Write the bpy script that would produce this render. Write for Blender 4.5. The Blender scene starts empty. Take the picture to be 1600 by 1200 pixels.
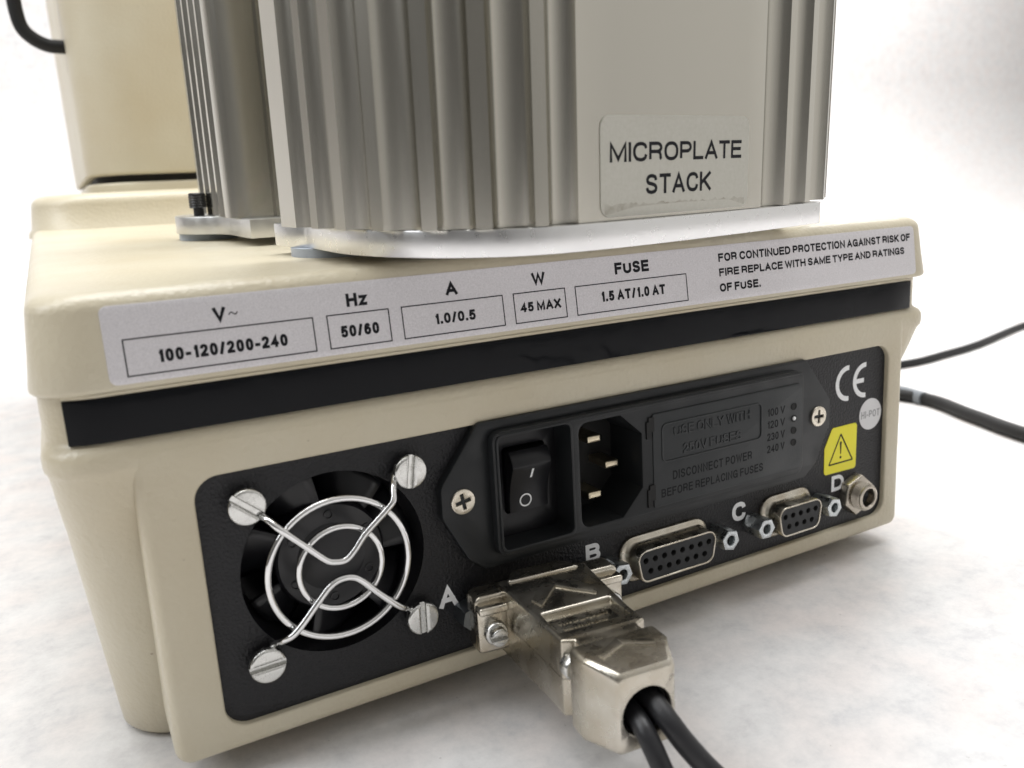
import bpy, bmesh, math, random
from mathutils import Vector, Matrix
from mathutils.geometry import tessellate_polygon
random.seed(4)
S = bpy.context.scene
COL = S.collection
MM = 0.001
pi = math.pi

# ------------------------------------------------------------------ camera
cd = bpy.data.cameras.new('camera'); cam = bpy.data.objects.new('camera', cd); COL.objects.link(cam)
Rr = Vector((0.874559, -0.481469, -0.057745)); Ru = Vector((0.152509, 0.160056, 0.975255)); Rf = Vector((0.460313, 0.861725, -0.213407))
M = Matrix.Identity(4)
for i in range(3):
    M[i][0] = Rr[i]; M[i][1] = Ru[i]; M[i][2] = -Rf[i]
M.translation = Vector((-40.389, -153.565, 67.667)) * MM
cam.matrix_world = M
cd.sensor_width = 36; cd.lens = 29.314; cd.clip_start = 0.005; cd.clip_end = 20
cd.dof.use_dof = True; cd.dof.focus_distance = 0.192; cd.dof.aperture_fstop = 20.0
S.camera = cam

# ------------------------------------------------------------------ room light
W = bpy.data.worlds.new('World'); S.world = W; W.use_nodes = True
bg = W.node_tree.nodes['Background']; bg.inputs[1].default_value = 1.0
# room gradient shaped for the stack's reflections: brighter above right, dimmer front left
_n = W.node_tree.nodes; _l = W.node_tree.links
_tc = _n.new('ShaderNodeTexCoord'); _dp = _n.new('ShaderNodeVectorMath'); _dp.operation = 'DOT_PRODUCT'; _dp.inputs[1].default_value = (0.74, 0.28, 0.61)
_rp = _n.new('ShaderNodeMapRange'); _rp.interpolation_type = 'SMOOTHSTEP'; _rp.inputs['From Min'].default_value = -0.85; _rp.inputs['From Max'].default_value = 0.85; _rp.inputs['To Min'].default_value = 0.09; _rp.inputs['To Max'].default_value = 0.60
_l.new(_tc.outputs['Generated'], _dp.inputs[0]); _l.new(_dp.outputs['Value'], _rp.inputs['Value']); _l.new(_rp.outputs[0], bg.inputs[1])
bg.inputs[0].default_value = (1.0, 0.975, 0.935, 1)
def area(name, loc, target, size, power, color):
    l = bpy.data.lights.new(name, 'AREA'); l.shape = 'RECTANGLE'; l.size = size[0]; l.size_y = size[1]
    l.energy = power; l.color = color
    o = bpy.data.objects.new(name, l); COL.objects.link(o)
    o.location = loc
    o.rotation_euler = (Vector(target) - Vector(loc)).to_track_quat('-Z', 'Y').to_euler()
    return o
area('ceiling_lamp_far', (0.26, 0.22, 1.0), (0.28, 0.32, 0.0), (1.1, 0.7), 17.0, (0.98, 0.99, 1.0))
area('ceiling_lamp_side', (-0.75, 0.15, 0.85), (0.0, 0.10, 0.0), (0.35, 0.9), 6.0, (0.95, 0.975, 1.0))
area('backdrop_fill_right', (1.3, 0.82, 1.0), (1.3, 1.12, 0.25), (0.8, 0.3), 12.0, (1.0, 1.0, 1.0))  # added lamp, aimed to brighten the right of the backdrop
S.view_settings.view_transform = 'Standard'
try: S.view_settings.look = 'None'
except Exception: pass
S.view_settings.exposure = 0.22; S.view_settings.gamma = 1.0; S.view_settings.use_curve_mapping = False
S.render.engine = 'CYCLES'
S.render.resolution_x = 1024; S.render.resolution_y = 768

# ------------------------------------------------------------------ materials
MATS = {}
def mat(name, col, rough=0.5, metal=0.0, bump=None, var=None, spec=None, coat=0.0, rvar=None, aniso=None, trans=0.0, sss=0.0, specks=None):
    """bump=(scale per mm, strength, detail); var=(scale per mm, amount, tint); rvar=(scale per mm, amount)"""
    m = bpy.data.materials.new(name); m.use_nodes = True; nt = m.node_tree; N = nt.nodes; L = nt.links
    b = N['Principled BSDF']
    b.inputs['Base Color'].default_value = (*col, 1); b.inputs['Roughness'].default_value = rough; b.inputs['Metallic'].default_value = metal
    if spec is not None: b.inputs['Specular IOR Level'].default_value = spec
    if coat: b.inputs['Coat Weight'].default_value = coat; b.inputs['Coat Roughness'].default_value = 0.15
    if trans: b.inputs['Transmission Weight'].default_value = trans
    if sss:
        b.inputs['Subsurface Weight'].default_value = sss; b.inputs['Subsurface Radius'].default_value = (.002, .002, .002)
    tc = N.new('ShaderNodeTexCoord')
    def noise(sc, det=3, stretch=None):
        n = N.new('ShaderNodeTexNoise'); n.inputs['Scale'].default_value = sc * 1000; n.inputs['Detail'].default_value = det
        if stretch:
            mp = N.new('ShaderNodeMapping'); mp.inputs['Scale'].default_value = stretch
            L.new(tc.outputs['Object'], mp.inputs['Vector']); L.new(mp.outputs[0], n.inputs['Vector'])
        else: L.new(tc.outputs['Object'], n.inputs['Vector'])
        return n
    if var:
        n = noise(var[0], 5, var[3] if len(var) > 3 else None)
        cr = N.new('ShaderNodeMapRange'); cr.inputs['From Min'].default_value = 0.3; cr.inputs['From Max'].default_value = 0.7
        L.new(n.outputs['Fac'], cr.inputs['Value'])
        mx = N.new('ShaderNodeMix'); mx.data_type = 'RGBA'
        mx.inputs['A'].default_value = (*[c * (1 - var[1]) * t for c, t in zip(col, var[2])], 1)
        mx.inputs['B'].default_value = (*[min(1, c * (1 + var[1])) for c in col], 1)
        L.new(cr.outputs[0], mx.inputs['Factor']); L.new(mx.outputs['Result'], b.inputs['Base Color'])
    if specks:
        n = noise(specks[0], 2); cr = N.new('ShaderNodeMapRange'); cr.inputs['From Min'].default_value = specks[1]; cr.inputs['From Max'].default_value = specks[1] + 0.05
        L.new(n.outputs['Fac'], cr.inputs['Value'])
        m3 = N.new('ShaderNodeMix'); m3.data_type = 'RGBA'; m3.inputs['B'].default_value = (*specks[2], 1)
        src = b.inputs['Base Color'].links[0].from_socket if b.inputs['Base Color'].links else None
        if src: L.new(src, m3.inputs['A'])
        else: m3.inputs['A'].default_value = (*col, 1)
        L.new(cr.outputs[0], m3.inputs['Factor']); L.new(m3.outputs['Result'], b.inputs['Base Color'])
    if rvar:
        n = noise(rvar[0], 4, rvar[2] if len(rvar) > 2 else None)
        cr = N.new('ShaderNodeMapRange'); cr.inputs['From Min'].default_value = 0.3; cr.inputs['From Max'].default_value = 0.7
        cr.inputs['To Min'].default_value = max(0.02, rough - rvar[1]); cr.inputs['To Max'].default_value = rough + rvar[1]
        L.new(n.outputs['Fac'], cr.inputs['Value']); L.new(cr.outputs[0], b.inputs['Roughness'])
    if bump:
        n = noise(bump[0], bump[2] if len(bump) > 2 else 2, bump[3] if len(bump) > 3 else None)
        bp = N.new('ShaderNodeBump'); bp.inputs['Strength'].default_value = bump[1]; bp.inputs['Distance'].default_value = (0.5 if bump[1] > .9 else 0.3) * MM / max(bump[0], .5)
        L.new(n.outputs['Fac'], bp.inputs['Height']); L.new(bp.outputs[0], b.inputs['Normal'])
    MATS[name] = m
    return m
WARM = (1.0, 0.96, 0.9)
mat('beige_paint', (0.555, 0.510, 0.396), 0.34, bump=(0.9, 0.55, 3), var=(0.03, 0.035, WARM), rvar=(0.05, 0.05), specks=(0.45, 0.77, (0.36, 0.31, 0.23)))
mat('black_crinkle', (0.010, 0.010, 0.012), 0.40, spec=0.35, bump=(1.6, 0.99, 2), specks=(0.9, 0.76, (0.06, 0.06, 0.06)))
mat('black_plastic', (0.013, 0.0145, 0.016), 0.42, spec=0.35, bump=(2.0, 0.08, 2), rvar=(0.15, 0.1))
mat('drawer_plastic', (0.021, 0.024, 0.026), 0.45, spec=0.4, bump=(2.0, 0.1, 2), rvar=(0.15, 0.08))
mat('switch_black', (0.010, 0.010, 0.012), 0.33, spec=0.35)
mat('engraved', (0.007, 0.008, 0.009), 0.6, spec=0.2)
mat('deep_black', (0.004, 0.004, 0.004), 0.7)
mat('fan_black', (0.010, 0.010, 0.012), 0.3)
mat('gloss_tape', (0.006, 0.0065, 0.008), 0.07, spec=0.12, bump=(0.05, 0.6, 2), rvar=(0.06, 0.07))
mat('chrome', (0.74, 0.74, 0.74), 0.05, 1.0, rvar=(0.5, 0.03))
mat('zinc', (0.62, 0.62, 0.60), 0.24, 1.0, bump=(1.0, 0.1, 3), rvar=(0.6, 0.1))
mat('zinc_blue', (0.52, 0.55, 0.56), 0.3, 1.0, rvar=(0.6, 0.12))
mat('zinc_dark', (0.22, 0.24, 0.26), 0.4, 1.0)
mat('nickel_shell', (0.60, 0.57, 0.50), 0.27, 1.0, rvar=(0.35, 0.12), var=(0.25, 0.16, (0.96, 0.9, 0.82)))
mat('nickel_hood', (0.52, 0.495, 0.44), 0.28, 1.0, bump=(0.7, 0.10, 3), rvar=(0.25, 0.07), var=(0.13, 0.13, (0.98, 0.93, 0.84)), specks=(0.5, 0.72, (0.22, 0.19, 0.14)))
mat('brass_pin', (0.70, 0.62, 0.46), 0.3, 1.0)
mat('screw_nickel', (0.66, 0.61, 0.52), 0.3, 1.0, rvar=(0.6, 0.1))
mat('jack_metal', (0.46, 0.42, 0.36), 0.32, 1.0, rvar=(0.6, 0.1))
mat('recess_brown', (0.09, 0.075, 0.055), 0.5, 0.8)
mat('aluminium_plate', (0.80, 0.80, 0.80), 0.30, 1.0, rvar=(0.5, 0.04))
mat('aluminium_satin', (0.72, 0.72, 0.71), 0.36, 1.0, rvar=(0.3, 0.08))
mat('extrusion_satin', (0.58, 0.56, 0.50), 0.22, 1.0, rvar=(0.12, 0.03, (1, 1, 0.04)))
mat('silver_label', (0.66, 0.64, 0.66), 0.42, 0.25, bump=(4.0, 0.12, 2), var=(3.5, 0.10, (1, 1, 1)))
mat('clear_label', (0.52, 0.51, 0.46), 0.5, 0.3, bump=(1.8, 0.15, 3), var=(1.5, 0.035, (1, 1, .98)))
mat('label_residue', (0.44, 0.43, 0.385), 0.6, 0.3, var=(0.6, 0.18, WARM))
mat('ink_black', (0.010, 0.010, 0.013), 0.6, spec=0.2)
mat('print_white', (0.86, 0.87, 0.88), 0.5, var=(1.0, 0.05, (1, 1, 1)))
mat('yellow_sticker', (0.86, 0.78, 0.015), 0.4)
mat('white_sticker', (0.70, 0.70, 0.71), 0.5)
mat('ink_grey', (0.30, 0.30, 0.31), 0.5)
mat('cable_black', (0.014, 0.014, 0.016), 0.40, specks=(0.8, 0.73, (0.12, 0.11, 0.10)), spec=0.4, bump=(0.6, 0.12, 4), rvar=(0.2, 0.12))
mat('cable_far', (0.014, 0.014, 0.014), 0.55, spec=0.25)
mat('sleeve_grey', (0.14, 0.155, 0.17), 0.5)
mat('rubber_pad', (0.36, 0.40, 0.46), 0.35, sss=0.4)
mat('knob_black', (0.012, 0.012, 0.013), 0.4)

def backdrop_material():
    m = bpy.data.materials.new('mottled_paper'); m.use_nodes = True; nt = m.node_tree; N = nt.nodes; L = nt.links; b = N['Principled BSDF']
    tc = N.new('ShaderNodeTexCoord'); b.inputs['Roughness'].default_value = 0.55; b.inputs['Specular IOR Level'].default_value = 0.35
    def nz(s, d, ro=0.6):
        n = N.new('ShaderNodeTexNoise'); n.inputs['Scale'].default_value = s; n.inputs['Detail'].default_value = d; n.inputs['Roughness'].default_value = ro
        L.new(tc.outputs['Object'], n.inputs['Vector']); return n
    def ramp(n, stops):
        r = N.new('ShaderNodeValToRGB'); e = r.color_ramp.elements
        e[0].position, e[0].color = stops[0][0], (*stops[0][1], 1); e[1].position, e[1].color = stops[-1][0], (*stops[-1][1], 1)
        for p, c in stops[1:-1]:
            x = e.new(p); x.color = (*c, 1)
        L.new(n.outputs['Fac'], r.inputs[0]); return r
    r1 = ramp(nz(120, 9, 0.74), [(0.28, (0.50, 0.49, 0.50)), (0.46, (0.62, 0.61, 0.605)), (0.62, (0.70, 0.695, 0.69))])
    r2 = ramp(nz(60, 7), [(0.42, (1, 1, 1)), (0.68, (0.985, 0.93, 0.91))])
    r3 = ramp(nz(420, 4, 0.7), [(0.22, (0.5, 0.48, 0.46)), (0.30, (1, 1, 1))])
    def mul(a, c):
        x = N.new('ShaderNodeMix'); x.data_type = 'RGBA'; x.blend_type = 'MULTIPLY'; x.inputs['Factor'].default_value = 1
        L.new(a, x.inputs['A']); L.new(c, x.inputs['B']); return x.outputs['Result']
    L.new(mul(mul(r1.outputs[0], r2.outputs[0]), r3.outputs[0]), b.inputs['Base Color'])
    bp = N.new('ShaderNodeBump'); bp.inputs['Strength'].default_value = 0.25; bp.inputs['Distance'].default_value = 0.0005
    L.new(nz(180, 5).outputs['Fac'], bp.inputs['Height']); L.new(bp.outputs[0], b.inputs['Normal'])
    MATS['mottled_paper'] = m
backdrop_material()

# ------------------------------------------------------------------ mesh helpers (all input in millimetres)
class MB:
    def __init__(s): s.v = []; s.f = []
    def add(s, verts, faces):
        o = len(s.v); s.v += [tuple(p) for p in verts]; s.f += [tuple(i + o for i in f) for f in faces]; return s
    def loft(s, rings, closed=True, cap0=False, cap1=False):
        n = len(rings[0]); o = len(s.v)
        for r in rings: s.v += [tuple(p) for p in r]
        for k in range(len(rings) - 1):
            for i in range(n if closed else n - 1):
                j = (i + 1) % n
                s.f.append((o + k * n + i, o + k * n + j, o + (k + 1) * n + j, o + (k + 1) * n + i))
        if cap0: s.f.append(tuple(o + i for i in range(n))[::-1])
        if cap1: s.f.append(tuple(o + (len(rings) - 1) * n + i for i in range(n)))
        return s
    def tess(s, fr, polys, d):
        pl = [[Vector((p[0], p[1], 0)) for p in q] for q in polys]
        flat = [p for q in polys for p in q]
        return s.add([fr(p[0], p[1], d) for p in flat], [tuple(t) for t in tessellate_polygon(pl)])
    def prism(s, fr, outer, holes=(), d0=0, d1=1, rnd=0.0, seg=3, back=True, rback=0.0):
        polys = [ccw(outer)] + [ccw(h)[::-1] for h in holes]
        fronts, backs = [], []
        for q in polys:
            rings = []
            if rback > 0:
                for k in range(seg + 1):
                    a = pi / 2 * k / seg
                    rings.append((offset(q, -rback * (1 - math.sin(a))), d0 + rback * (1 - math.cos(a))))
            else: rings.append((q, d0))
            if rnd > 0:
                for k in range(seg + 1):
                    a = pi / 2 * k / seg
                    rings.append((offset(q, -rnd * (1 - math.cos(a))), d1 - rnd + rnd * math.sin(a)))
            else: rings.append((q, d1))
            s.loft([[fr(p[0], p[1], d) for p in r] for r, d in rings])
            fronts.append(rings[-1][0]); backs.append(rings[0][0])
        s.tess(fr, fronts, d1)
        if back: s.tess(fr, backs, d0)
        return s
    def tube(s, pts, r, n=12, closed=False, caps=True):
        P = [Vector(p) for p in pts]; m = len(P); rings = []
        T = []
        for i in range(m):
            if closed: t = P[(i + 1) % m] - P[i - 1]
            else: t = P[min(i + 1, m - 1)] - P[max(i - 1, 0)]
            T.append(t.normalized())
        nrm = T[0].orthogonal().normalized()
        for i in range(m):
            nrm = (nrm - T[i] * nrm.dot(T[i])).normalized(); bn = T[i].cross(nrm)
            rr = r[i] if isinstance(r, (list, tuple)) else r
            rings.append([P[i] + nrm * (rr * math.cos(2 * pi * k / n)) + bn * (rr * math.sin(2 * pi * k / n)) for k in range(n)])
        if closed:
            # rotate last ring to close smoothly
            rings.append(rings[0])
            return s.loft(rings)
        return s.loft(rings, cap0=caps, cap1=caps)
    def lathe(s, fr, c, prof, n=32, cap0=True, cap1=True):
        """prof: list of (radius, d) around centre c in the (u,v) plane of frame fr"""
        return s.loft([[fr(c[0] + r * math.cos(2 * pi * k / n), c[1] + r * math.sin(2 * pi * k / n), d) for k in range(n)] for r, d in prof], cap0=cap0, cap1=cap1)
    def mesh(s, name, sharp=38, weld=True):
        bm = bmesh.new()
        vs = [bm.verts.new(Vector(p) * MM) for p in s.v]
        for f in s.f:
            if len(set(f)) < 3: continue
            try: bm.faces.new([vs[i] for i in f])
            except ValueError: pass
        if weld: bmesh.ops.remove_doubles(bm, verts=bm.verts, dist=2e-6)
        bmesh.ops.recalc_face_normals(bm, faces=bm.faces)
        me = bpy.data.meshes.new(name); bm.to_mesh(me); bm.free()
        me.polygons.foreach_set('use_smooth', [True] * len(me.polygons))
        me.set_sharp_from_angle(angle=math.radians(sharp))
        return me
    def build(s, name, material, parent=None, sharp=38, label=None):
        return link(name, s.mesh(name, sharp), material, parent, label)
def link(name, me, material, parent=None, label=None, loc=None):
    if isinstance(material, str): material = MATS[material]
    if not me.materials: me.materials.append(material)
    o = bpy.data.objects.new(name, me); COL.objects.link(o)
    if parent:
        o.parent = parent; o.matrix_parent_inverse = Matrix.Translation(-WLOC[parent.name])
    WLOC[o.name] = Vector(loc) * MM if loc else Vector((0, 0, 0))
    if loc: o.location = Vector(loc) * MM
    if label: o['label'] = label
    return o
WLOC = {}
def thing(name, loc, label, cat, group=None):
    o = bpy.data.objects.new(name, None); COL.objects.link(o); o.location = Vector(loc) * MM; o.empty_display_size = 0.02
    WLOC[o.name] = Vector(loc) * MM
    o['label'] = label; o['category'] = cat
    if group: o['group'] = group
    return o
def area2(q): return sum(q[i][0] * q[(i + 1) % len(q)][1] - q[(i + 1) % len(q)][0] * q[i][1] for i in range(len(q)))
def ccw(q): return list(q) if area2(q) > 0 else list(q)[::-1]
def offset(q, d):
    """offset polygon outward (for ccw) by d; a cw hole grows when d < 0"""
    if abs(d) < 1e-9: return list(q)
    n = len(q); out = []
    for i in range(n):
        a, b, c = q[i - 1], q[i], q[(i + 1) % n]
        e1 = Vector((b[0] - a[0], b[1] - a[1])); e2 = Vector((c[0] - b[0], c[1] - b[1]))
        if e1.length < 1e-9 or e2.length < 1e-9: out.append(b); continue
        e1.normalize(); e2.normalize()
        n1 = Vector((e1.y, -e1.x)); n2 = Vector((e2.y, -e2.x)); m = n1 + n2
        if m.length < 1e-6: out.append(b); continue
        m.normalize(); k = d / max(0.35, m.dot(n1)); out.append((b[0] + m.x * k, b[1] + m.y * k))
    return out
def rpoly(pts, r, n=5):
    """round the corners of a polygon; r is one radius or a list"""
    out = []; N = len(pts)
    for i in range(N):
        a, b, c = Vector(pts[i - 1]), Vector(pts[i]), Vector(pts[(i + 1) % N]); rr = r[i] if isinstance(r, (list, tuple)) else r
        u = (a - b); w = (c - b); lu, lw = u.length, w.length; u.normalize(); w.normalize()
        ang = u.angle(w)
        if rr <= 0 or ang > pi - 0.02: out.append((b.x, b.y)); continue
        t = min(rr / math.tan(ang / 2), lu * 0.49, lw * 0.49); rr = t * math.tan(ang / 2)
        cen = b + (u + w).normalized() * (rr / math.sin(ang / 2))
        p0 = b + u * t; p1 = b + w * t; a0 = math.atan2(p0.y - cen.y, p0.x - cen.x); a1 = math.atan2(p1.y - cen.y, p1.x - cen.x)
        da = (a1 - a0 + pi) % (2 * pi) - pi
        for k in range(n + 1):
            t_ = a0 + da * k / n; out.append((cen.x + rr * math.cos(t_), cen.y + rr * math.sin(t_)))
    return out
def rrect(x0, x1, y0, y1, r, n=6): return rpoly([(x0, y0), (x1, y0), (x1, y1), (x0, y1)], r, n)
def circ(cx, cy, r, n=40, ph=0): return [(cx + r * math.cos(2 * pi * k / n + ph), cy + r * math.sin(2 * pi * k / n + ph)) for k in range(n)]
def spline(pts, n=8, closed=False):
    P = [Vector(p) for p in pts]; m = len(P); out = []
    for i in range(m if closed else m - 1):
        g = (lambda k: P[k % m]) if closed else (lambda k: P[max(0, min(m - 1, k))])
        p0, p1, p2, p3 = g(i - 1), g(i), g(i + 1), g(i + 2)
        for k in range(n):
            t = k / n
            out.append(0.5 * ((2 * p1) + (p2 - p0) * t + (2 * p0 - 5 * p1 + 4 * p2 - p3) * t * t + (3 * p1 - p0 - 3 * p2 + p3) * t ** 3))
    if not closed: out.append(P[-1])
    return out
def FLAT(x, y, d): return (x, y, d)
def PAN(u, v, d): return (u, -d, v)                      # rear panel: u right, v up, d out of the panel

# stroke lettering: centre lines in a unit box (x 0..1 of the glyph's width, y 0..1 of cap height)
def arc_(cx, cy, rx, ry, a0, a1, n=10): return [(cx + rx * math.cos(math.radians(a0 + (a1 - a0) * k / n)), cy + ry * math.sin(math.radians(a0 + (a1 - a0) * k / n))) for k in range(n + 1)]
def sp_(*p): return [(q.x, q.y) for q in spline([(x, y, 0) for x, y in p], 5)]
def oval(): 
    return [(.5 + .5 * abs(math.cos(t)) ** .85 * (1 if math.cos(t) > 0 else -1), .5 + .5 * abs(math.sin(t)) ** .85 * (1 if math.sin(t) > 0 else -1)) for t in [2 * pi * (k + .001) / 28 for k in range(29)]]
GL = {
 'A': (.70, [[(0, 0), (.5, 1), (1, 0)], [(.17, .30), (.83, .30)]]),
 'B': (.66, [[(0, 0), (0, 1)], [(0, 1), (.55, 1)] + arc_(.6, .765, .34, .235, 80, -80) + [(.55, .53), (0, .53)], [(.5, .53), (.6, .53)] + arc_(.62, .265, .38, .265, 80, -80) + [(.55, 0), (0, 0)]]),
 'C': (.68, [sp_((1, .70), (.93, .88), (.75, .98), (.52, 1), (.22, .93), (.04, .72), (0, .5), (.04, .28), (.22, .07), (.52, 0), (.75, .02), (.93, .13), (1, .33))]),
 'D': (.68, [[(0, 0), (0, 1), (.45, 1)] + arc_(.48, .5, .52, .5, 85, -85, 14) + [(.45, 0), (0, 0)]]),
 'E': (.60, [[(1, 1), (0, 1), (0, 0), (1, 0)], [(0, .53), (.92, .53)]]),
 'F': (.56, [[(1, 1), (0, 1), (0, 0)], [(0, .52), (.88, .52)]]),
 'G': (.72, [sp_((.97, .72), (.88, .9), (.7, .99), (.5, 1), (.2, .92), (.03, .7), (0, .5), (.04, .27), (.2, .07), (.48, 0), (.75, .06), (.96, .24)), [(.58, .46), (1, .46), (1, 0)]]),
 'H': (.66, [[(0, 0), (0, 1)], [(1, 0), (1, 1)], [(0, .52), (1, .52)]]),
 'I': (.0, [[(0, 0), (0, 1)]]),
 'K': (.66, [[(0, 0), (0, 1)], [(.97, 1), (.03, .38)], [(.32, .58), (1, 0)]]),
 'L': (.52, [[(0, 1), (0, 0), (1, 0)]]),
 'M': (.80, [[(0, 0), (0, 1), (.5, .08), (1, 1), (1, 0)]]),
 'N': (.66, [[(0, 0), (0, 1), (1, 0), (1, 1)]]),
 'O': (.72, [oval()]),
 'P': (.60, [[(0, 0), (0, 1), (.55, 1)] + arc_(.62, .735, .38, .265, 85, -85) + [(.55, .47), (0, .47)]]),
 'R': (.66, [[(0, 0), (0, 1), (.55, 1)] + arc_(.62, .745, .36, .255, 85, -85) + [(.55, .49), (0, .49)], sp_((.6, .49), (.83, .43), (.92, .28), (.93, .1), (1, 0))]),
 'S': (.62, [sp_((.95, .72), (.86, .92), (.5, 1), (.16, .93), (.04, .74), (.17, .58), (.5, .51), (.84, .42), (.98, .25), (.86, .07), (.5, 0), (.13, .07), (0, .28))]),
 'T': (.60, [[(0, 1), (1, 1)], [(.5, 1), (.5, 0)]]),
 'U': (.66, [[(0, 1), (0, .33)] + arc_(.5, .32, .5, .32, 180, 360, 14) + [(1, .33), (1, 1)]]),
 'V': (.66, [[(0, 1), (.5, 0), (1, 1)]]),
 'W': (.98, [[(0, 1), (.25, 0), (.5, .95), (.75, 0), (1, 1)]]),
 'X': (.66, [[(0, 0), (1, 1)], [(0, 1), (1, 0)]]),
 'Y': (.66, [[(0, 1), (.5, .42), (1, 1)], [(.5, .45), (.5, 0)]]),
 'z': (.44, [[(.02, .72), (1, .72), (0, 0), (1, 0)]]),
 '0': (.50, [oval()]),
 '1': (.24, [[(1, 0), (1, 1)], sp_((0, .76), (.5, .80), (.82, .9), (1, 1))]),
 '2': (.50, [sp_((.02, .70), (.10, .90), (.5, 1), (.9, .9), (.97, .70), (.82, .5), (.4, .25), (.1, .1), (0, 0)), [(0, 0), (1, 0)]]),
 '3': (.50, [sp_((0, .75), (.12, .93), (.5, 1), (.88, .92), (.95, .75), (.82, .57), (.4, .53)), sp_((.4, .53), (.85, .47), (1, .27), (.88, .07), (.5, 0), (.12, .06), (0, .26))]),
 '4': (.54, [[(.76, 0), (.76, 1), (0, .27), (1, .27)]]),
 '5': (.50, [[(.92, 1), (.17, 1), (.06, .47)], sp_((.06, .47), (.28, .61), (.55, .64), (.9, .52), (1, .31), (.86, .07), (.5, 0), (.13, .06), (0, .24))]),
 '6': (.50, [sp_((.92, .78), (.78, .95), (.5, 1), (.17, .87), (0, .45), (.1, .12), (.5, 0), (.88, .1), (1, .32), (.88, .54), (.52, .62), (.15, .5), (.03, .36))]),
 '/': (.28, [[(0, 0), (1, 1)]]), '-': (.24, [[(0, .37), (1, .37)]]), '.': (.0, [[(0, 0), (0, .02)]]),
 '~': (.5, [sp_((0, .1), (.12, .6), (.3, .85), (.5, .55), (.7, .2), (.88, .4), (1, .9))]), ' ': (.16, []),
}
def text(name, body, box, fr, d, material, parent, sw=0.17, depth=0.0, gap=0.16):
    """lettering fitted to box (u0, u1, v0, v1) of frame fr at height d; sw = stroke width / cap height"""
    u0, u1, v0, v1 = box; h = v1 - v0; w = sw * h; s = w / 2
    nat = sum(GL[c][0] for c in body); fixed = len([c for c in body if c != ' ']) * w; gaps = (len(body) - 1) * gap * h
    sx = ((u1 - u0) - fixed - gaps * .8) / (nat * h) if nat else 1
    gp = gap * h * .8
    mb = MB(); u = u0; kk = 0
    for c in body:
        gw, strokes = GL[c]; cw = gw * h * sx
        for st in strokes:
            P = []
            for x, y in st:
                q = Vector((u + s + x * cw, v0 + s + y * (h - w)))
                if not P or (q - P[-1]).length > 1e-4: P.append(q)
            closed = (P[0] - P[-1]).length < .04 * h and len(P) > 8
            if closed: P = P[:-1]
            n = len(P); Lf = []; Rt = []
            for i in range(n):
                if closed: a, b_ = P[i - 1], P[(i + 1) % n]
                else: a, b_ = P[max(0, i - 1)], P[min(n - 1, i + 1)]
                d1 = (P[i] - a); d2 = (b_ - P[i])
                if d1.length < 1e-6: d1 = d2
                if d2.length < 1e-6: d2 = d1
                d1 = d1.normalized(); d2 = d2.normalized(); n1 = Vector((-d1.y, d1.x)); n2 = Vector((-d2.y, d2.x)); m = n1 + n2
                if m.length < .2: m = n1
                m.normalize(); k = s / max(.5, m.dot(n1)); ext = Vector((0, 0))
                if not closed and i == 0: ext = -d2 * s * (.98 if n <= 6 else 0)
                if not closed and i == n - 1: ext = d1 * s * (.98 if n <= 6 else 0)
                Lf.append(P[i] + m * k + ext); Rt.append(P[i] - m * k + ext)
            dd = d + depth + .003 * kk; kk = (kk + 1) % 3
            if depth: rings = [[fr(l.x, l.y, d), fr(l.x, l.y, dd), fr(r.x, r.y, dd), fr(r.x, r.y, d)] for l, r in zip(Lf, Rt)]
            else: rings = [[fr(l.x, l.y, dd), fr(r.x, r.y, dd)] for l, r in zip(Lf, Rt)]
            if closed: rings.append(rings[0])
            mb.loft(rings, closed=bool(depth), cap0=bool(depth) and not closed, cap1=bool(depth) and not closed)
        u += cw + (w if c != ' ' else 0) + gp
    return link(name, mb.mesh(name, 30, False), material, parent)

# ------------------------------------------------------------------ surface and backdrop (one seamless paper sweep)
ZT = -37.5
mb = MB(); prof = [(-700, ZT), (-300, ZT), (0, ZT), (300, ZT), (800, ZT)]
for k in range(1, 13):
    a = pi / 2 * k / 12; prof.append((800 + 320 * math.sin(a), ZT + 320 * (1 - math.cos(a))))
prof += [(1120, 600), (1120, 1600)]
xs = [-1600 + 200 * i for i in range(20)]
mb.loft([[(x, p[0], p[1]) for x in xs] for p in prof], closed=False)
bd = mb.build('backdrop', 'mottled_paper'); bd['kind'] = 'structure'
bd['label'] = 'white mottled paper sweep under and behind the instrument'

# ================================================================== THE INSTRUMENT
X0, X1, XC = -47.3, 181.3, 67.0
YB = 470
INS = thing('bench_instrument', (XC, 200, ZT), 'beige bench instrument with black rear connector panel and silver rating label', 'instrument')
SL = math.tan(math.radians(2.5))
def ringxy(x0, x1, y0, y1, r, z, slope=0.0):
    return [(p[0], p[1], z + slope * (p[1] - 5)) for p in rrect(x0, x1, y0, y1, max(r, 0.5), 10)]
# ---- lower case
mb = MB(); R = []
def cs(i, iy, z, r): R.append(ringxy(X0 + i, X1 - i, -1.28 + iy, YB - iy, r, z))
cs(0.95, 2.3, 42.0, 10); cs(0.95, 2.3, 32.0, 10); cs(0.9, 1.9, 31.3, 10); cs(.75, 1.2, 30.9, 9.7); cs(0.5, 0.6, 30.5, 9.5); cs(0.15, 0.15, 29.8, 9.5); cs(0, 0, 28.8, 9.5)
cs(0, 0, 27.2, 9.5); cs(0.12, 0.1, 26.5, 9.5); cs(0.42, 0.4, 25.9, 9.8); cs(0.62, 0.75, 25.0, 10); cs(0.8, 1.3, 23.0, 10.5); cs(1.0, 2.2, 20.0, 11); cs(1.3, 3.6, 16.5, 11.2); cs(1.7, 5.2, 12.5, 11.4)
for k in range(1, 9):
    t = k / 8; cs(1.7 + 3.7 * t, 5.2 + 14.2 * t, 12.5 - 48.0 * t, 11.4 + 1.1 * t)
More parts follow.
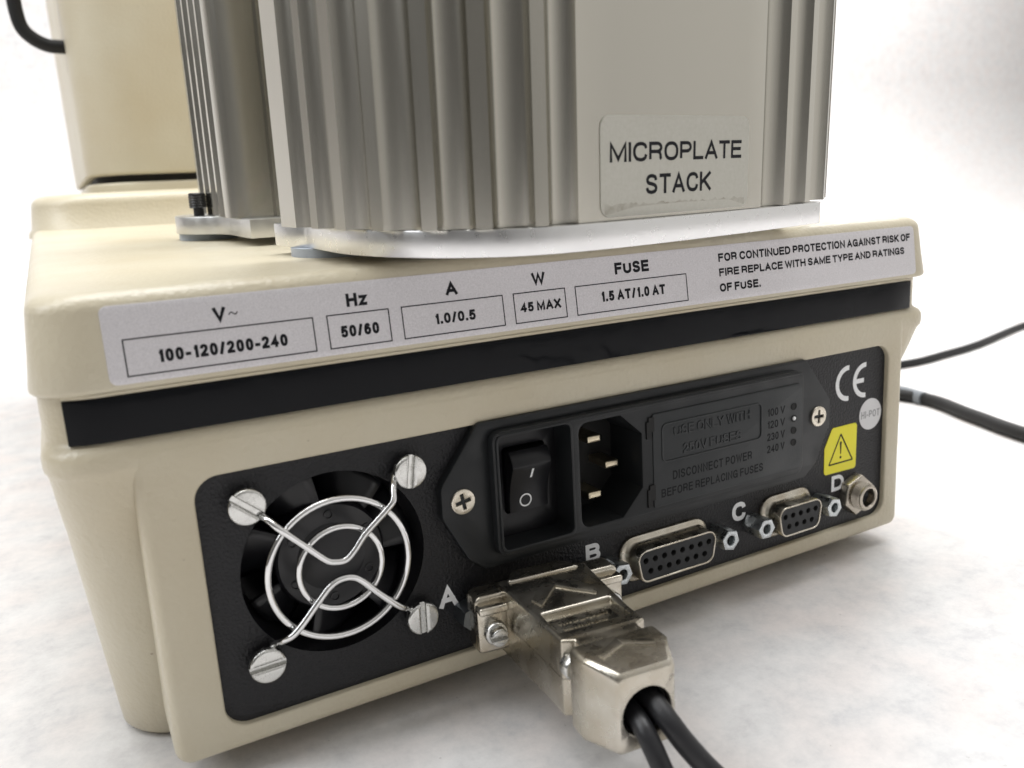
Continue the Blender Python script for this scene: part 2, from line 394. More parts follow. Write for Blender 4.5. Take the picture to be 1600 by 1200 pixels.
cs(6.2, 20.3, -36.8, 12.3); cs(7.2, 21.2, -37.3, 12)
mb.loft(R, cap0=True, cap1=True)
low_me = mb.mesh('lower_case', 50)
def cut(me, boxes):
    o = bpy.data.objects.new('tmp', me); COL.objects.link(o); cs_ = []
    for b in boxes:
        m2 = MB(); m2.prism(FLAT, [(b[0], b[2]), (b[1], b[2]), (b[1], b[3]), (b[0], b[3])], (), b[4], b[5])
        q = bpy.data.objects.new('tmpc', m2.mesh('c')); COL.objects.link(q); cs_.append(q)
        md = o.modifiers.new('b', 'BOOLEAN'); md.object = q; md.operation = 'DIFFERENCE'; md.solver = 'EXACT'
    bpy.context.view_layer.update()
    r = bpy.data.meshes.new_from_object(o.evaluated_get(bpy.context.evaluated_depsgraph_get()))
    for x in [o] + cs_: bpy.data.objects.remove(x)
    r.name = me.name; r.polygons.foreach_set('use_smooth', [True] * len(r.polygons)); r.set_sharp_from_angle(angle=math.radians(50)); r.materials.clear()
    return r
low = link('lower_case', cut(low_me, [(-31, 165, -6, 60, -29, 25.5)]), 'beige_paint', INS)
# ---- housing that carries the rear panel
mb = MB()
bx = [(-34.2, -32.6), (168.2, -32.6), (168.2, 30.7), (-34.2, 30.7)]
def rr_(ins, d, r): return [(p[0], -d, p[1]) for p in rrect(-34.2 + ins, 168.2 - ins, -32.6 + ins, 30.7 - ins, max(.3, r - ins), 8)]
def hole_(gr, d, r): return [(p[0], -d, p[1]) for p in rrect(-24.6 - gr, 161.4 + gr, -27.6 - gr, 22.6 + gr, r + gr, 8)]
rings = [rr_(0, -26, 3.2), rr_(0, -1.2, 3.2)]
for k in range(1, 6):
    a = pi / 2 * k / 5; rings.append(rr_(2.2 * (1 - math.cos(a)), -1.2 + 2.6 * math.sin(a), 3.2))
for k in range(0, 4):
    a = pi / 2 * k / 3; rings.append(hole_(0.5 * (1 - math.sin(a)), 1.4 - 0.5 * (1 - math.cos(a)), 4.5))
rings.append(hole_(0, -0.4, 4.5))
mb.loft(rings)
mb.build('panel_housing', 'beige_paint', INS, 50)
# ---- lid
mb = MB(); R = []
def ls(i, iy, z, r, s=0.0): R.append(ringxy(X0 + i, X1 - i, -1.2 + iy, YB - iy, r, z, SL * s))
ls(4.5, 4.2, 40.4, 6); ls(1.2, 1.0, 40.25, 8); ls(0.5, 0.4, 40.4, 8.5); ls(0.12, 0.08, 40.75, 8.9); ls(0, 0, 41.2, 9)
ls(0.7, 0.7, 47, 9, .5); ls(1.45, 1.52, 53.9, 8.6, 1)
for k in range(1, 7):
    a = pi / 2 * k / 6; ls(1.45 + 4.2 * (1 - math.cos(a)), 1.52 + 3.9 * (1 - math.cos(a)), 53.9 + 3.2 * math.sin(a), 8.6 - 1.5 * (1 - math.cos(a)), 1)
mb.loft(R, cap0=True, cap1=True)
mb.build('lid', 'beige_paint', INS, 50)
# ---- raised deck on the lid and tower
mb = MB(); R = []
def dk(i, z): R.append([(p[0], p[1], z) for p in rrect(X0 + 1.6 + i, X1 - 1.6 - i, 226 + i, YB - 6 - i, 24, 12)])
dk(-1.5, 64.0); dk(-1.2, 66.2); dk(0, 67.5); dk(1.2, 76.5)
for k in range(1, 6):
    a = pi / 2 * k / 5; dk(1.2 + 5.5 * (1 - math.cos(a)), 76.5 + 4.5 * math.sin(a))
mb.loft(R, cap1=True); mb.build('raised_deck', 'beige_paint', INS, 50)
mb = MB(); mb.prism(FLAT, rrect(-21.5, 150, 262, 440, 22, 10), (), 80.5, 86.0, 1.2); mb.build('tower_plinth', 'beige_paint', INS, 50)
mb = MB(); mb.prism(FLAT, rrect(-17, 146, 266, 436, 20, 10), (), 86.0, 89.5); mb.build('tower_gap', 'deep_black', INS)
mb = MB(); mb.prism(FLAT, rrect(-21, 150, 261, 441, 24, 14), (), 89.3, 320, 8, 5, True, 1.5); tw = mb.build('tower', 'beige_paint', INS, 50)
mb = MB(); mb.tube(spline([(-8, 285, 146), (-22, 285, 146), (-29, 285, 147), (-35.5, 285, 152), (-37.5, 285, 160), (-37.5, 285, 175), (-37.5, 285, 215), (-36, 285, 226), (-29, 285, 232), (-8, 285, 232)], 6), 2.9, 14)
mb.build('side_handle', 'cable_far', INS)
# ---- black trim strip in the gap
mb = MB()
path = [(-36.4 - 11.2 * math.sin(a), 11.3 - 11.2 * math.cos(a)) for a in [math.radians(34 - 34 * k / 7) for k in range(8)]] + [(-36.4 + k * 207.4 / 24, .1 + .04 * math.sin(k * 1.7)) for k in range(1, 25)] + [(171.6, .3)]
inner = [(x, y + 1.1) for x, y in path]
zsA, zsB = 31.6, 39.3
r0 = []
for (x, y), (xi, yi) in zip(path, inner):
    r0.append([(x, y, zsA), (x, y - .05, zsA + .5), (x, y - .05, zsB - .5), (x, y, zsB), (xi, yi + .6, zsB), (xi, yi + .6, zsA)])
mb.loft(r0, cap0=True, cap1=True); mb.build('trim_strip', 'gloss_tape', INS, 40)
mb = MB(); mb.loft([[(x, y + .35, 39.45), (x, y - .25, 39.6), (x, y - .25, 40.15), (x, y + 1.4, 40.2), (x, y + 1.4, 39.5)] for x, y in path], cap0=True, cap1=True); mb.build('lid_rim', 'beige_paint', INS, 40)

# ---- rating label on the lid's rear face
KF = 0.12
def LAB(u, v, d): return (u, -1.2 + (v - 41.2) * KF - d, v)
mb = MB(); mb.prism(LAB, rrect(-35.0, 171.6, 41.35, 54.6, 1.3), (), -0.1, 0.16, 0.05, 2)
LB = mb.build('rating_label', 'silver_label', INS, label='silver rating label with boxed electrical ratings in black print')
for x0, x1 in ((-32.2, 0.4), (2.9, 15.3), (17.8, 40.4), (42.8, 55.7), (58.2, 89.4)):
    mb = MB(); mb.prism(LAB, [(x0, 42.5), (x1, 42.5), (x1, 48.9), (x0, 48.9)], [[(x0 + .22, 42.72), (x1 - .22, 42.72), (x1 - .22, 48.68), (x0 + .22, 48.68)]], 0.17, 0.2)
    mb.build('printed_box', 'ink_black', LB)
for body, box in (('V', (-17.1, -14.9, 50.0, 52.5)), ('~', (-14.5, -12.8, 50.8, 51.6)), ('Hz', (7.1, 11.2, 50.0, 52.5)), ('A', (27.7, 30.3, 50.05, 52.6)), ('W', (47.7, 51.0, 50.15, 52.7)), ('FUSE', (69.2, 78.7, 50.4, 53.0)),
                  ('100-120/200-240', (-27.0, -4.8, 44.3, 46.5)), ('50/60', (5.3, 12.9, 44.4, 46.6)), ('1.0/0.5', (24.6, 33.7, 44.6, 46.7)), ('45 MAX', (44.3, 54.3, 44.75, 46.75)), ('1.5 AT/1.0 AT', (64.8, 82.8, 44.8, 47.05)),
                  ('FOR CONTINUED PROTECTION AGAINST RISK OF', (99.6, 169.8, 50.65, 52.65)), ('FIRE REPLACE WITH SAME TYPE AND RATINGS', (99.5, 167.1, 47.2, 49.1)), ('OF FUSE.', (99.3, 112.6, 43.5, 45.5))):
    text('lettering', body, box, LAB, 0.19, 'ink_black', LB, sw=.25 if len(body) < 20 else .235)

# ---- rear panel
FAN_HOLE = circ(0, 0, 18.6, 64)
mb = MB(); mb.prism(PAN, rrect(-25.6, 162.4, -28.6, 23.6, 5), [FAN_HOLE, rrect(34.2, 73.3, -6.2, 20.6, 1)], -1.5, 0.0, 0.0)
PN = mb.build('rear_panel', 'black_crinkle', INS, label='black crinkle painted rear panel with fan opening and ports')
text('port_letter', 'A', (20.9, 25.2, -16.6, -11.9), PAN, 0.05, 'print_white', PN, sw=.235)
text('port_letter', 'B', (58.5, 62.6, -16.2, -11.7), PAN, 0.05, 'print_white', PN, sw=.235)
text('port_letter', 'C', (104.0, 108.7, -17.1, -12.0), PAN, 0.05, 'print_white', PN, sw=.235)
text('port_letter', 'D', (140.9, 145.9, -17.0, -12.4), PAN, 0.05, 'print_white', PN, sw=.235)
# conformity mark
def arcband(cx, cz, r, w, a0, a1, n=22):
    o = [(cx + (r + w / 2) * math.cos(a0 + (a1 - a0) * k / n), cz + (r + w / 2) * math.sin(a0 + (a1 - a0) * k / n)) for k in range(n + 1)]
    i = [(cx + (r - w / 2) * math.cos(a0 + (a1 - a0) * k / n), cz + (r - w / 2) * math.sin(a0 + (a1 - a0) * k / n)) for k in range(n + 1)]
    return o + i[::-1]
mb = MB(); mb.prism(PAN, arcband(146.6, 13.5, 4.35, 1.35, pi / 2 - .05, 3 * pi / 2 + .05), (), 0.01, 0.05); mb.build('conformity_mark', 'print_white', PN)
mb = MB(); mb.prism(PAN, arcband(153.5, 13.4, 4.35, 1.35, pi / 2 - .05, 3 * pi / 2 + .05), (), 0.01, 0.05); mb.prism(PAN, [(149.6, 12.75), (152.9, 12.75), (152.9, 14.05), (149.6, 14.05)], (), 0.01, 0.055); mb.build('conformity_mark', 'print_white', PN)
mb = MB(); mb.prism(PAN, circ(156.0, 3.1, 4.55, 48), (), 0.01, 0.12, 0.03, 1); mb.build('round_sticker', 'white_sticker', PN)
text('sticker_lettering', 'HI-POT', (152.2, 159.8, 2.1, 4.2), PAN, 0.14, 'ink_grey', PN)
mb = MB(); mb.prism(PAN, rpoly([(140.7, 1.6), (150.6, 1.6), (150.5, -11.7), (137.7, -11.5), (137.7, -3.8)], [1, 1, 1, 1, 1]), (), 0.01, 0.12, 0.03, 1)
YS = mb.build('warning_sticker', 'yellow_sticker', PN)
tri = rpoly([(144.1, -0.2), (139.2, -9.1), (149.4, -9.1)], .3, 3)
mb = MB(); mb.prism(PAN, tri, [[(144.1, -1.15), (139.95, -8.68), (148.65, -8.68)]], 0.13, 0.15)
mb.prism(PAN, rpoly([(143.75, -2.8), (144.55, -2.8), (144.3, -6.4), (144.0, -6.4)], .1, 2), (), 0.13, 0.15); mb.prism(PAN, circ(144.15, -7.35, .38, 16), (), 0.13, 0.15)
mb.build('warning_symbol', 'ink_black', PN)

# ---- fan
FANP = MB(); FANP.lathe(PAN, (0, 0), [(18.6, -1.0), (18.4, -3), (18.2, -16)], 64, False, True)
FAN = FANP.build('cooling_fan', 'fan_black', INS, label='black cooling fan behind the wire guard')
mb = MB(); mb.lathe(PAN, (0, 0), [(11.2, -15), (11.2, -4.2), (10.7, -3.6), (7.0, -3.4), (6.6, -3.7), (.3, -3.8)], 48, False, True); mb.build('hub', 'fan_black', FAN)
for k in range(6):
    a = k * pi / 3 + .5; mb = MB(); mb.lathe(PAN, (8.8 * math.cos(a), 8.8 * math.sin(a)), [(1.0, -3.6), (1.0, -3.25), (.7, -3.2), (.6, -3.5)], 16, False, True); mb.build('hub_boss', 'fan_black', FAN)
blade = None
for k in range(7):
    a0 = k * 2 * pi / 7 + .25; mb = MB(); rows = []
    for j in range(7):
        t = j / 6; r = 10.8 + 6.9 * t; tw_ = .55 - .2 * t; rows_ = []
        for i in range(7):
            s = i / 6; ang = a0 + (s - .5) * (.82 - .1 * t); d = -5.2 - 7.5 * s + 1.0 * math.sin(pi * s)
            rows_.append(PAN(r * math.cos(ang), r * math.sin(ang), d))
        rows.append(rows_)
    mb.loft(rows, closed=False)
    me = mb.mesh('blade'); o = link('blade', me, 'fan_black', FAN)
    md = o.modifiers.new('t', 'SOLIDIFY'); md.thickness = 0.0009

# ---- fan guard
GU = MB()
ringp = lambda cx, cz, r, d, n=72: [PAN(cx + r * math.cos(2 * pi * k / n), cz + r * math.sin(2 * pi * k / n), d) for k in range(n)]
GU.tube(ringp(-.5, .5, 13.9, 4.3), .68, 12, True)
GUARD = GU.build('fan_guard', 'chrome', INS, label='chrome wire finger guard over the cooling fan')
mb = MB(); mb.tube(ringp(-.4, .6, 8.2, 4.3, 56), .66, 12, True); mb.build('guard_ring', 'chrome', GUARD)
def gwire(pts, name='guard_wire'):
    mb = MB(); mb.tube(spline([PAN(*p) for p in pts], 7), .70, 12); mb.build(name, 'chrome', GUARD)
def eye(cx, cz, a0, r=2.5, turn=5.0):
    return [(cx + r * math.cos(a0 - turn * k / 12), cz + r * math.sin(a0 - turn * k / 12), 1.25) for k in range(13)]
gwire(eye(-16, 16, -1.0)[::-1] + [(-13.9, 13.9, 2.0), (-12.6, 12.9, 4.6), (-11.2, 11.4, 5.9), (-6.8, 6.8, 5.9), (-3.6, 3.5, 5.9), (-1.8, 2.65, 5.9), (.3, 2.6, 5.9), (2.2, 4.1, 5.9), (4.7, 6.9, 5.9), (9.3, 10.6, 5.9), (10.8, 12.2, 5.8), (11.6, 14.2, 4.0), (12.6, 15.6, 1.5)] + eye(16, 16, pi + .1))
gwire(eye(-16, -16, 1.2, turn=-5.0)[::-1] + [(-14.0, -12.2, 2.0), (-12.6, -10.7, 4.8), (-10.4, -9.0, 5.9), (-5.6, -4.1, 5.9), (-3.4, -2.0, 5.9), (-1.4, -1.1, 5.9), (.9, -1.25, 5.9), (2.9, -2.6, 5.9), (6.4, -6.5, 5.9), (9.8, -9.9, 5.9), (11.4, -11.2, 5.0), (12.9, -12.9, 2.4)] + eye(16, -16, 2.2, turn=-5.0))
def slot_screw(cx, cz, ang, tilt):
    mb = MB(); ca, sa = math.cos(ang), math.sin(ang)
    def F(u, v, d): return PAN(cx + u * ca - v * sa, cz + u * sa + v * ca, d)
    mb.lathe(F, (0, 0), [(2.0, 0.1), (2.0, 1.3), (3.25, 1.5), (3.45, 1.7), (3.5, 2.3)], 40, False, True)
    for s in (1, -1):
        seg = []; r = 3.5; w = .5; a0 = math.asin(w / r)
        for k in range(25):
            a = a0 + (pi - 2 * a0) * k / 24; seg.append((r * math.cos(a), s * r * math.sin(a)))
        mb.prism(F, seg, (), 2.3, 3.3, .6, 4, False)
    return mb.build('guard_screw', 'zinc', GUARD)
slot_screw(-16, 16, -.72, 0); slot_screw(16, 16, 1.42, 0); slot_screw(16, -16, 1.55, 0); slot_screw(-16, -16, .03, 0)

# ---- power inlet with switch, socket and fuse drawer
SWH = rrect(35.0, 52.7, -5.2, 19.9, 1.3, 4)
SOCK = rpoly([(55.2, 19.1), (66.4, 19.1), (72.2, 13.9), (72.2, .9), (66.4, -5.2), (55.2, -5.2)], [2.2, .5, .5, .5, .5, 2.2], 4)
mb = MB(); mb.prism(PAN, rpoly([(31.7, 23.2), (22.3, 11.0), (22.2, 4.2), (27.6, -6.2), (31.6, -9.3), (127.4, -9.3), (131.4, -6.2), (136.8, 4.2), (136.7, 11.0), (127.3, 23.2)], [1.5, 3.5, 3.5, 1, 2, 2, 1, 3.5, 3.5, 1.5], 4), [rrect(34.2, 73.3, -6.2, 20.6, 1)], 0.02, 2.5, .35, 2)
PI_ = mb.build('power_inlet', 'black_plastic', INS, label='black power inlet with rocker switch, socket and fuse drawer')
mb = MB(); mb.prism(PAN, rrect(33.7, 124.6, -6.7, 21.1, 2.4, 5), [SWH, SOCK], -9, 4.5, .45, 2); mb.build('inlet_body', 'black_plastic', PI_)
mb = MB(); mb.prism(PAN, rrect(34.4, 123.9, 20.1, 20.7, .28, 3), (), 4.4, 4.75, .2, 2); mb.build('moulded_ridge', 'black_plastic', PI_)
mb = MB(); mb.prism(PAN, rrect(34.4, 53.4, -6.1, 20.5, 1.8, 4), [rrect(35.0, 52.7, -5.2, 19.9, 1.3, 4)], 4.4, 4.95, .25, 2); mb.build('switch_bezel', 'black_plastic', PI_)
mb = MB(); mb.prism(PAN, rrect(34.9, 52.8, -5.3, 20.0, .5), [rrect(39.2, 49.9, .0, 15.2, .8, 4)], -4, -2.0, .15, 2); mb.build('switch_base', 'switch_black', PI_)
mb = MB(); mb.prism(PAN, rrect(39.0, 50.1, -.2, 15.4, .5), (), -6, -4.2); mb.build('switch_floor', 'deep_black', PI_)
def RK(a, b, d): return (d, -b, a)      # profile (v, proud) extruded along u
rkp = []
for k in range(11):
    t = k / 10; rkp.append((.5 + 10.7 * t, -.6 + 2.5 * t - .75 * math.sin(pi * t)))
rkp += [(11.5, 1.95), (11.9, 1.8)] + [(11.9 + 2.8 * k / 6, 1.8 - 1.7 * (k / 6) ** 1.6) for k in range(1, 7)]
rkp = [(.5, -4.5)] + rkp + [(14.7, -4.5)]
mb = MB(); mb.prism(RK, rkp, (), 39.6, 49.5, .35, 2, True, .35); mb.build('rocker', 'switch_black', PI_, 30)
def ROCK(u, v, d):
    t = (v - .5) / 10.7; return (u, -(-.6 + 2.5 * t - .75 * math.sin(pi * t) + .06 + d), v)
mb = MB(); mb.prism(ROCK, [(44.35, 8.3), (44.85, 8.3), (45.05, 10.5), (44.55, 10.5)], (), 0, .03); mb.build('on_mark', 'print_white', PI_)
mb = MB(); mb.prism(ROCK, circ(43.6, 2.9, 1.55, 32), [circ(43.6, 2.9, 1.2, 32)], 0, .03); mb.build('off_mark', 'print_white', PI_)
mb = MB(); mb.prism(PAN, offset(ccw(SOCK), .1), (), -9.3, -8.0); mb.build('socket_floor', 'deep_black', PI_)
for px, pz in ((62.7, 13.2), (67.5, 6.2), (62.4, -.4)):
    mb = MB(); mb.prism(PAN, rrect(px - 1.9, px + 1.9, pz - .9, pz + .9, .35, 3), (), -9, -.8, .5, 3); mb.build('inlet_pin', 'brass_pin', PI_)
mb = MB(); mb.prism(PAN, rpoly([(75.2, 18.0), (123.6, 18.0), (123.6, -5.0), (75.2, -5.0)], [.5, 1.5, 1.5, .5]), (), 4.45, 4.85, .25, 2); mb.build('fuse_drawer', 'drawer_plastic', PI_)
for z0, z1 in ((12.3, 17.3), (-4.4, .9)):
    mb = MB(); mb.prism(PAN, [(73.4, z0), (74.6, z0), (74.6, z0 + 1.5), (75.6, z0 + 1.5), (75.6, z1), (74.0, z1), (74.0, z1 - 1), (73.4, z1 - 1)], (), 4.3, 4.93); mb.build('drawer_notch', 'deep_black', PI_)
ebx = rrect(77.6, 109.4, 5.7, 15.3, 1.6, 5)
mb = MB(); mb.prism(PAN, ebx, [offset(ccw(ebx), -.4)], 4.8, 5.1, .12, 2); mb.build('embossed_frame', 'drawer_plastic', PI_)
text('embossed_lettering', 'USE ONLY WITH', (81.3, 105.4, 11.7, 14.0), PAN, 4.84, 'drawer_plastic', PI_, sw=.16, depth=.22)
text('embossed_lettering', '250V FUSES', (84.0, 102.5, 7.0, 9.3), PAN, 4.84, 'drawer_plastic', PI_, sw=.16, depth=.22)
text('engraved_lettering', 'DISCONNECT POWER', (80.8, 106.1, 1.0, 3.2), PAN, 4.87, 'engraved', PI_, sw=.17)
text('engraved_lettering', 'BEFORE REPLACING FUSES', (77.3, 109.9, -2.8, -.7), PAN, 4.87, 'engraved', PI_, sw=.17)
for i, t in enumerate(('100 V', '120 V', '230 V', '240 V')):
    z = 12.0 - 3.2 * i
    text('engraved_lettering', t, (111.3, 117.4, z - 1.0, z + 1.0), PAN, 4.87, 'engraved', PI_, sw=.17)
    mb = MB(); mb.lathe(PAN, (120.6, z + .2), [(.95, 4.85), (.95, 4.95), (.75, 4.95), (.7, 4.2)], 20, False, False); mb.lathe(PAN, (120.6, z + .2), [(.8, 4.87), (.1, 4.871)], 20, False, True); mb.build('voltage_hole', 'deep_black', PI_)
mb = MB(); mb.lathe(PAN, (120.7, 9.0), [(.55, 4.8), (.5, 5.05), (.3, 5.2), (.05, 5.25)], 16, False, True); mb.build('voltage_pin', 'print_white', PI_)
def cross_screw(cx, cz, rot):
    mb = MB(); ca, sa = math.cos(rot), math.sin(rot)
    def F(u, v, d): return PAN(cx + u * ca - v * sa, cz + u * sa + v * ca, d)
    w, l = .38, 1.75
    plus = [(w, w), (w, l), (-w, l), (-w, w), (-l, w), (-l, -w), (-w, -w), (-w, -l), (w, -l), (w, -w), (l, -w), (l, w)]
    mb.prism(F, circ(0, 0, 2.75, 40), [plus], 1.9, 3.0, .22, 3, False)
    o = mb.build('cross_screw', 'screw_nickel', PI_)
    mb = MB(); mb.lathe(F, (0, 0), [(2.2, 2.0), (1.9, 2.05), (.1, 2.0)], 20, False, True); mb.build('screw_recess', 'recess_brown', PI_)
cross_screw(27.0, 7.2, .18); cross_screw(132.1, 7.1, -.05)

# ---- female D ports
SOCKET_ME = None
def dport(cx, cz, W_, npt, half_sp, name_label):
    global SOCKET_ME
    H = 8.3; ins = H * math.tan(math.radians(10)) 
    def dsh(g): return rpoly([(cx - W_ / 2 - g, cz + H / 2 + g), (cx + W_ / 2 + g, cz + H / 2 + g), (cx + W_ / 2 - ins + g, cz - H / 2 - g), (cx - W_ / 2 + ins - g, cz - H / 2 - g)], 2.5 + g, 6)
    mb = MB(); mb.prism(PAN, dsh(0), [dsh(-.5)], 0.5, 6.0, .22, 2)
    mb.loft([[PAN(p[0], p[1], d) for p in dsh(g)] for g, d in ((1.7, 0.02), (1.7, .55), (1.5, .85), (1.1, 1.0), (.6, 1.1), (.25, 1.4), (0.0, 1.9))])
    P = mb.build('serial_port', 'nickel_shell', INS, 45, label=name_label)
    pos = []
    nt = (npt + 1) // 2
    for i in range(nt): pos.append((cx + (i - (nt - 1) / 2) * 2.77, cz + 1.42))
    for i in range(npt - nt): pos.append((cx + (i - (npt - nt - 1) / 2) * 2.77, cz - 1.42))
    mb = MB(); mb.prism(PAN, dsh(-.52), [circ(x, z, .78, 14) for x, z in pos], 1.0, 5.75); mb.build('insert', 'black_plastic', P)
    if SOCKET_ME is None:
        m2 = MB(); m2.lathe(PAN, (0, 0), [(.79, 5.74), (.5, 5.1), (.48, 3.0)], 14, False, True); SOCKET_ME = m2.mesh('contact_socket')
    for x, z in pos: link('contact_socket', SOCKET_ME, 'deep_black', P, loc=(x, 0, z))
    for s in (-1, 1):
        sx = cx + s * half_sp
        mb = MB(); rot = random.uniform(-.3, .3)
        mb.prism(PAN, circ(sx, cz, 2.85, 6, rot), [circ(sx, cz, 1.25, 18)], 0.02, 6.2, .3, 2); mb.build('standoff', 'zinc_blue' , P, 25)
        mb = MB(); mb.lathe(PAN, (sx, cz), [(1.27, 3.2), (.1, 3.2)], 18, False, True); mb.build('standoff_bore', 'recess_brown', P)
    return P
dport(81.3, -18.45, 24.9, 15, 16.65, 'metal fifteen-way female port under letter B')
dport(122.75, -18.45, 16.5, 9, 12.5, 'metal nine-way female port under letter C')
# ---- round threaded jack
mb = MB(); hx = [(149.6 + 5.9 * math.cos(a), -19.0 + 5.9 * math.sin(a)) for a in [pi / 3 * k + .35 for k in range(6)]]
mb.prism(PAN, hx, (), 0.02, 2.6, .5, 2)
JK = mb.build('round_jack', 'jack_metal', INS, 25, label='round threaded metal jack with hex nut under letter D')
prof_ = []
for k in range(6): prof_ += [(3.95, 2.4 + k * .5), (3.65, 2.65 + k * .5)]
mb = MB(); mb.lathe(PAN, (149.6, -19.0), prof_ + [(3.6, 5.5), (3.2, 5.7), (2.7, 5.7), (2.5, 5.4), (2.45, 1.0), (.1, 1.0)], 40, False, True); mb.build('threaded_barrel', 'jack_metal', JK, 30)
mb = MB(); mb.lathe(PAN, (149.6, -19.0), [(2.4, 1.0), (2.35, 3.5), (1.2, 2.6), (.05, 2.5)], 24, False, True); mb.build('jack_insert', 'black_plastic', JK)

# ================================================================== SERIAL PLUG WITH METAL HOOD IN PORT A
PB = Vector((43.1, 0, -18.45)); pa = math.radians(6)
pr_ = Vector((math.cos(pa), -math.sin(pa), 0)); po_ = Vector((-math.sin(pa), -math.cos(pa), 0))
def HP(u, w, v): return tuple(PB + pr_ * u + po_ * w + Vector((0, 0, v)))     # plan frame, extrude up
def HE(u, v, w): return HP(u, w, v)                                           # end frame, extrude outward
PL = thing('serial_plug', (42.5, -20, ZT), 'nickel metal hooded serial plug with two black cables, pushed into port A', 'plug')
# shell inside port and flange
mb = MB(); mb.prism(HE, rrect(-12.2, 12.2, -4.2, 4.2, 2), (), 1.0, 6.0); mb.build('shell', 'nickel_shell', PL)
mb = MB(); mb.prism(HE, rrect(-16.9, 16.9, -6.4, 6.6, 1.6, 5), (), 5.2, 10.6, .7, 3, True, .5); mb.build('flange', 'nickel_hood', PL)
hood = rpoly([(-10.8, 7.5), (10.0, 7.5), (9.2, 16), (8.2, 30), (8.2, 36), (6.0, 37.0), (6.0, 41.5), (-7.0, 41.5), (-7.0, 37.0), (-9.4, 36), (-9.6, 30), (-10.4, 16)], [1, 1, 2, 2, .6, .4, .2, .2, .4, .6, 2, 2], 4)
slot = rpoly([(-8.3, 25.0), (6.9, 25.0), (6.9, 33.0), (-8.3, 33.0)], .4, 3)
mb = MB(); mb.prism(HP, hood, (), 0.06, 6.7); mb.prism(HP, hood, [slot], 6.7, 7.8, .55, 3, False)
mb.prism(HP, rpoly([(-6.5, 5.0), (5.0, 5.0), (8.5, 10), (-9.5, 10)], .8, 3), (), 5.0, 8.3, .5, 3)
HT = mb.build('hood_top', 'nickel_hood', PL)
mb = MB(); mb.prism(HP, hood, (), -7.8, -.06, 0, 3, True, .6); mb.build('hood_bottom', 'nickel_hood', PL)
mb = MB(); mb.prism(HP, offset(ccw(hood), -.25), (), -.1, .1); mb.build('hood_seam', 'recess_brown', PL)
# slot plate with illegible moulded lettering
mb = MB(); mb.prism(HP, rrect(-8.0, 5.2, 27.2, 32.8, .3, 3), (), 6.6, 7.05, .2, 2); mb.build('hood_plate', 'nickel_shell', HT)
for row, (w0, n) in enumerate(((29.0, 15), (31.2, 13))):
    for k in range(n):
        u = -6.6 + k * .72 + random.uniform(-.08, .08); mb = MB(); h = random.uniform(.55, .95)
        mb.prism(HP, rrect(u, u + random.uniform(.28, .5), w0, w0 + h, .08, 2), (), 7.0, 7.25); mb.build('moulded_mark', 'nickel_hood', HT)
def chevron(ap, lw, arm, wid, nm='hood_chevron'):
    (ax, aw) = ap
    for s in (-1, 1):
        e = (ax + s * lw, aw + arm); q = [(ax, aw), (ax, aw + wid * 1.5), (e[0] - s * wid * .3, e[1] + wid * .7), (e[0], e[1] - wid * .3)]
        mb = MB(); mb.prism(HP, q, (), 7.7, 8.3, .3, 2); mb.build(nm, 'nickel_hood', HT)
chevron((-.9, 11.2), 7.0, 9.3, 3.2)
# cable clamp block with round exit
def dense(q):
    out = []
    for i in range(len(q)):
        a, b = Vector(q[i]), Vector(q[(i + 1) % len(q)]); k = 10 if i % 6 == 5 else 1
        out += [tuple(a.lerp(b, t / k)) for t in range(k)]
    return out
def sect(hu, hv, r, w, c=-.6):
    q = dense(rrect(c - hu, c + hu, -hv, hv, r, 5)); return [HE(p[0], p[1], w) for p in q]
def circ_sect(r, w, c=-.6):
    q = dense(rrect(c - 5, c + 5, -5, 5, 1.2, 5)); out = []
    for p in q:
        a = math.atan2(p[1], p[0] - c); out.append(HE(c + r * math.cos(a), -.6 + r * math.sin(a), w))
    return out
mb = MB(); mb.loft([sect(8.3, 7.6, 1.0, 39.2), sect(8.9, 8.1, 1.2, 39.6), sect(8.9, 8.2, 1.2, 43.6), sect(8.3, 8.15, 1.3, 44.8), sect(6.0, 7.7, 1.4, 50.2), sect(5.6, 7.3, 1.4, 50.7), sect(5.3, 6.9, 1.3, 50.9), circ_sect(4.9, 50.9), circ_sect(4.7, 50.7), circ_sect(4.65, 44.5)], cap0=True, cap1=True)
CL = mb.build('cable_clamp', 'nickel_hood', PL, 32)
mb = MB(); mb.loft([circ_sect(4.6, 49.6), circ_sect(4.3, 49.6), circ_sect(4.2, 45)], cap1=True); mb.build('grommet', 'deep_black', CL)
mb = MB()
for ap, lw, arm, wid in (((-.6, 40.6), 5.6, 4.2, 1.8),):
    for s in (-1, 1):
        e = (ap[0] + s * lw, ap[1] + arm); mb = MB()
        mb.prism(HP, [ap, (ap[0], ap[1] + wid * 1.4), (e[0] - s * .4, e[1] + .8), (e[0], e[1] - .6)], (), 7.9, 8.42, .12, 2); mb.build('clamp_chevron', 'nickel_hood', CL)
# clamp screws at both shoulders
for u in (-8.0, 6.8):
    def FS(a, b, d, u=u): return HP(u + a, 36.2 + d, 3.2 + b)
    mb = MB(); mb.lathe(FS, (0, 0), [(2.0, .2), (2.3, .4), (2.3, 2.4), (2.0, 2.8), (.1, 2.9)], 28, True, True); mb.build('clamp_screw', 'zinc', PL)
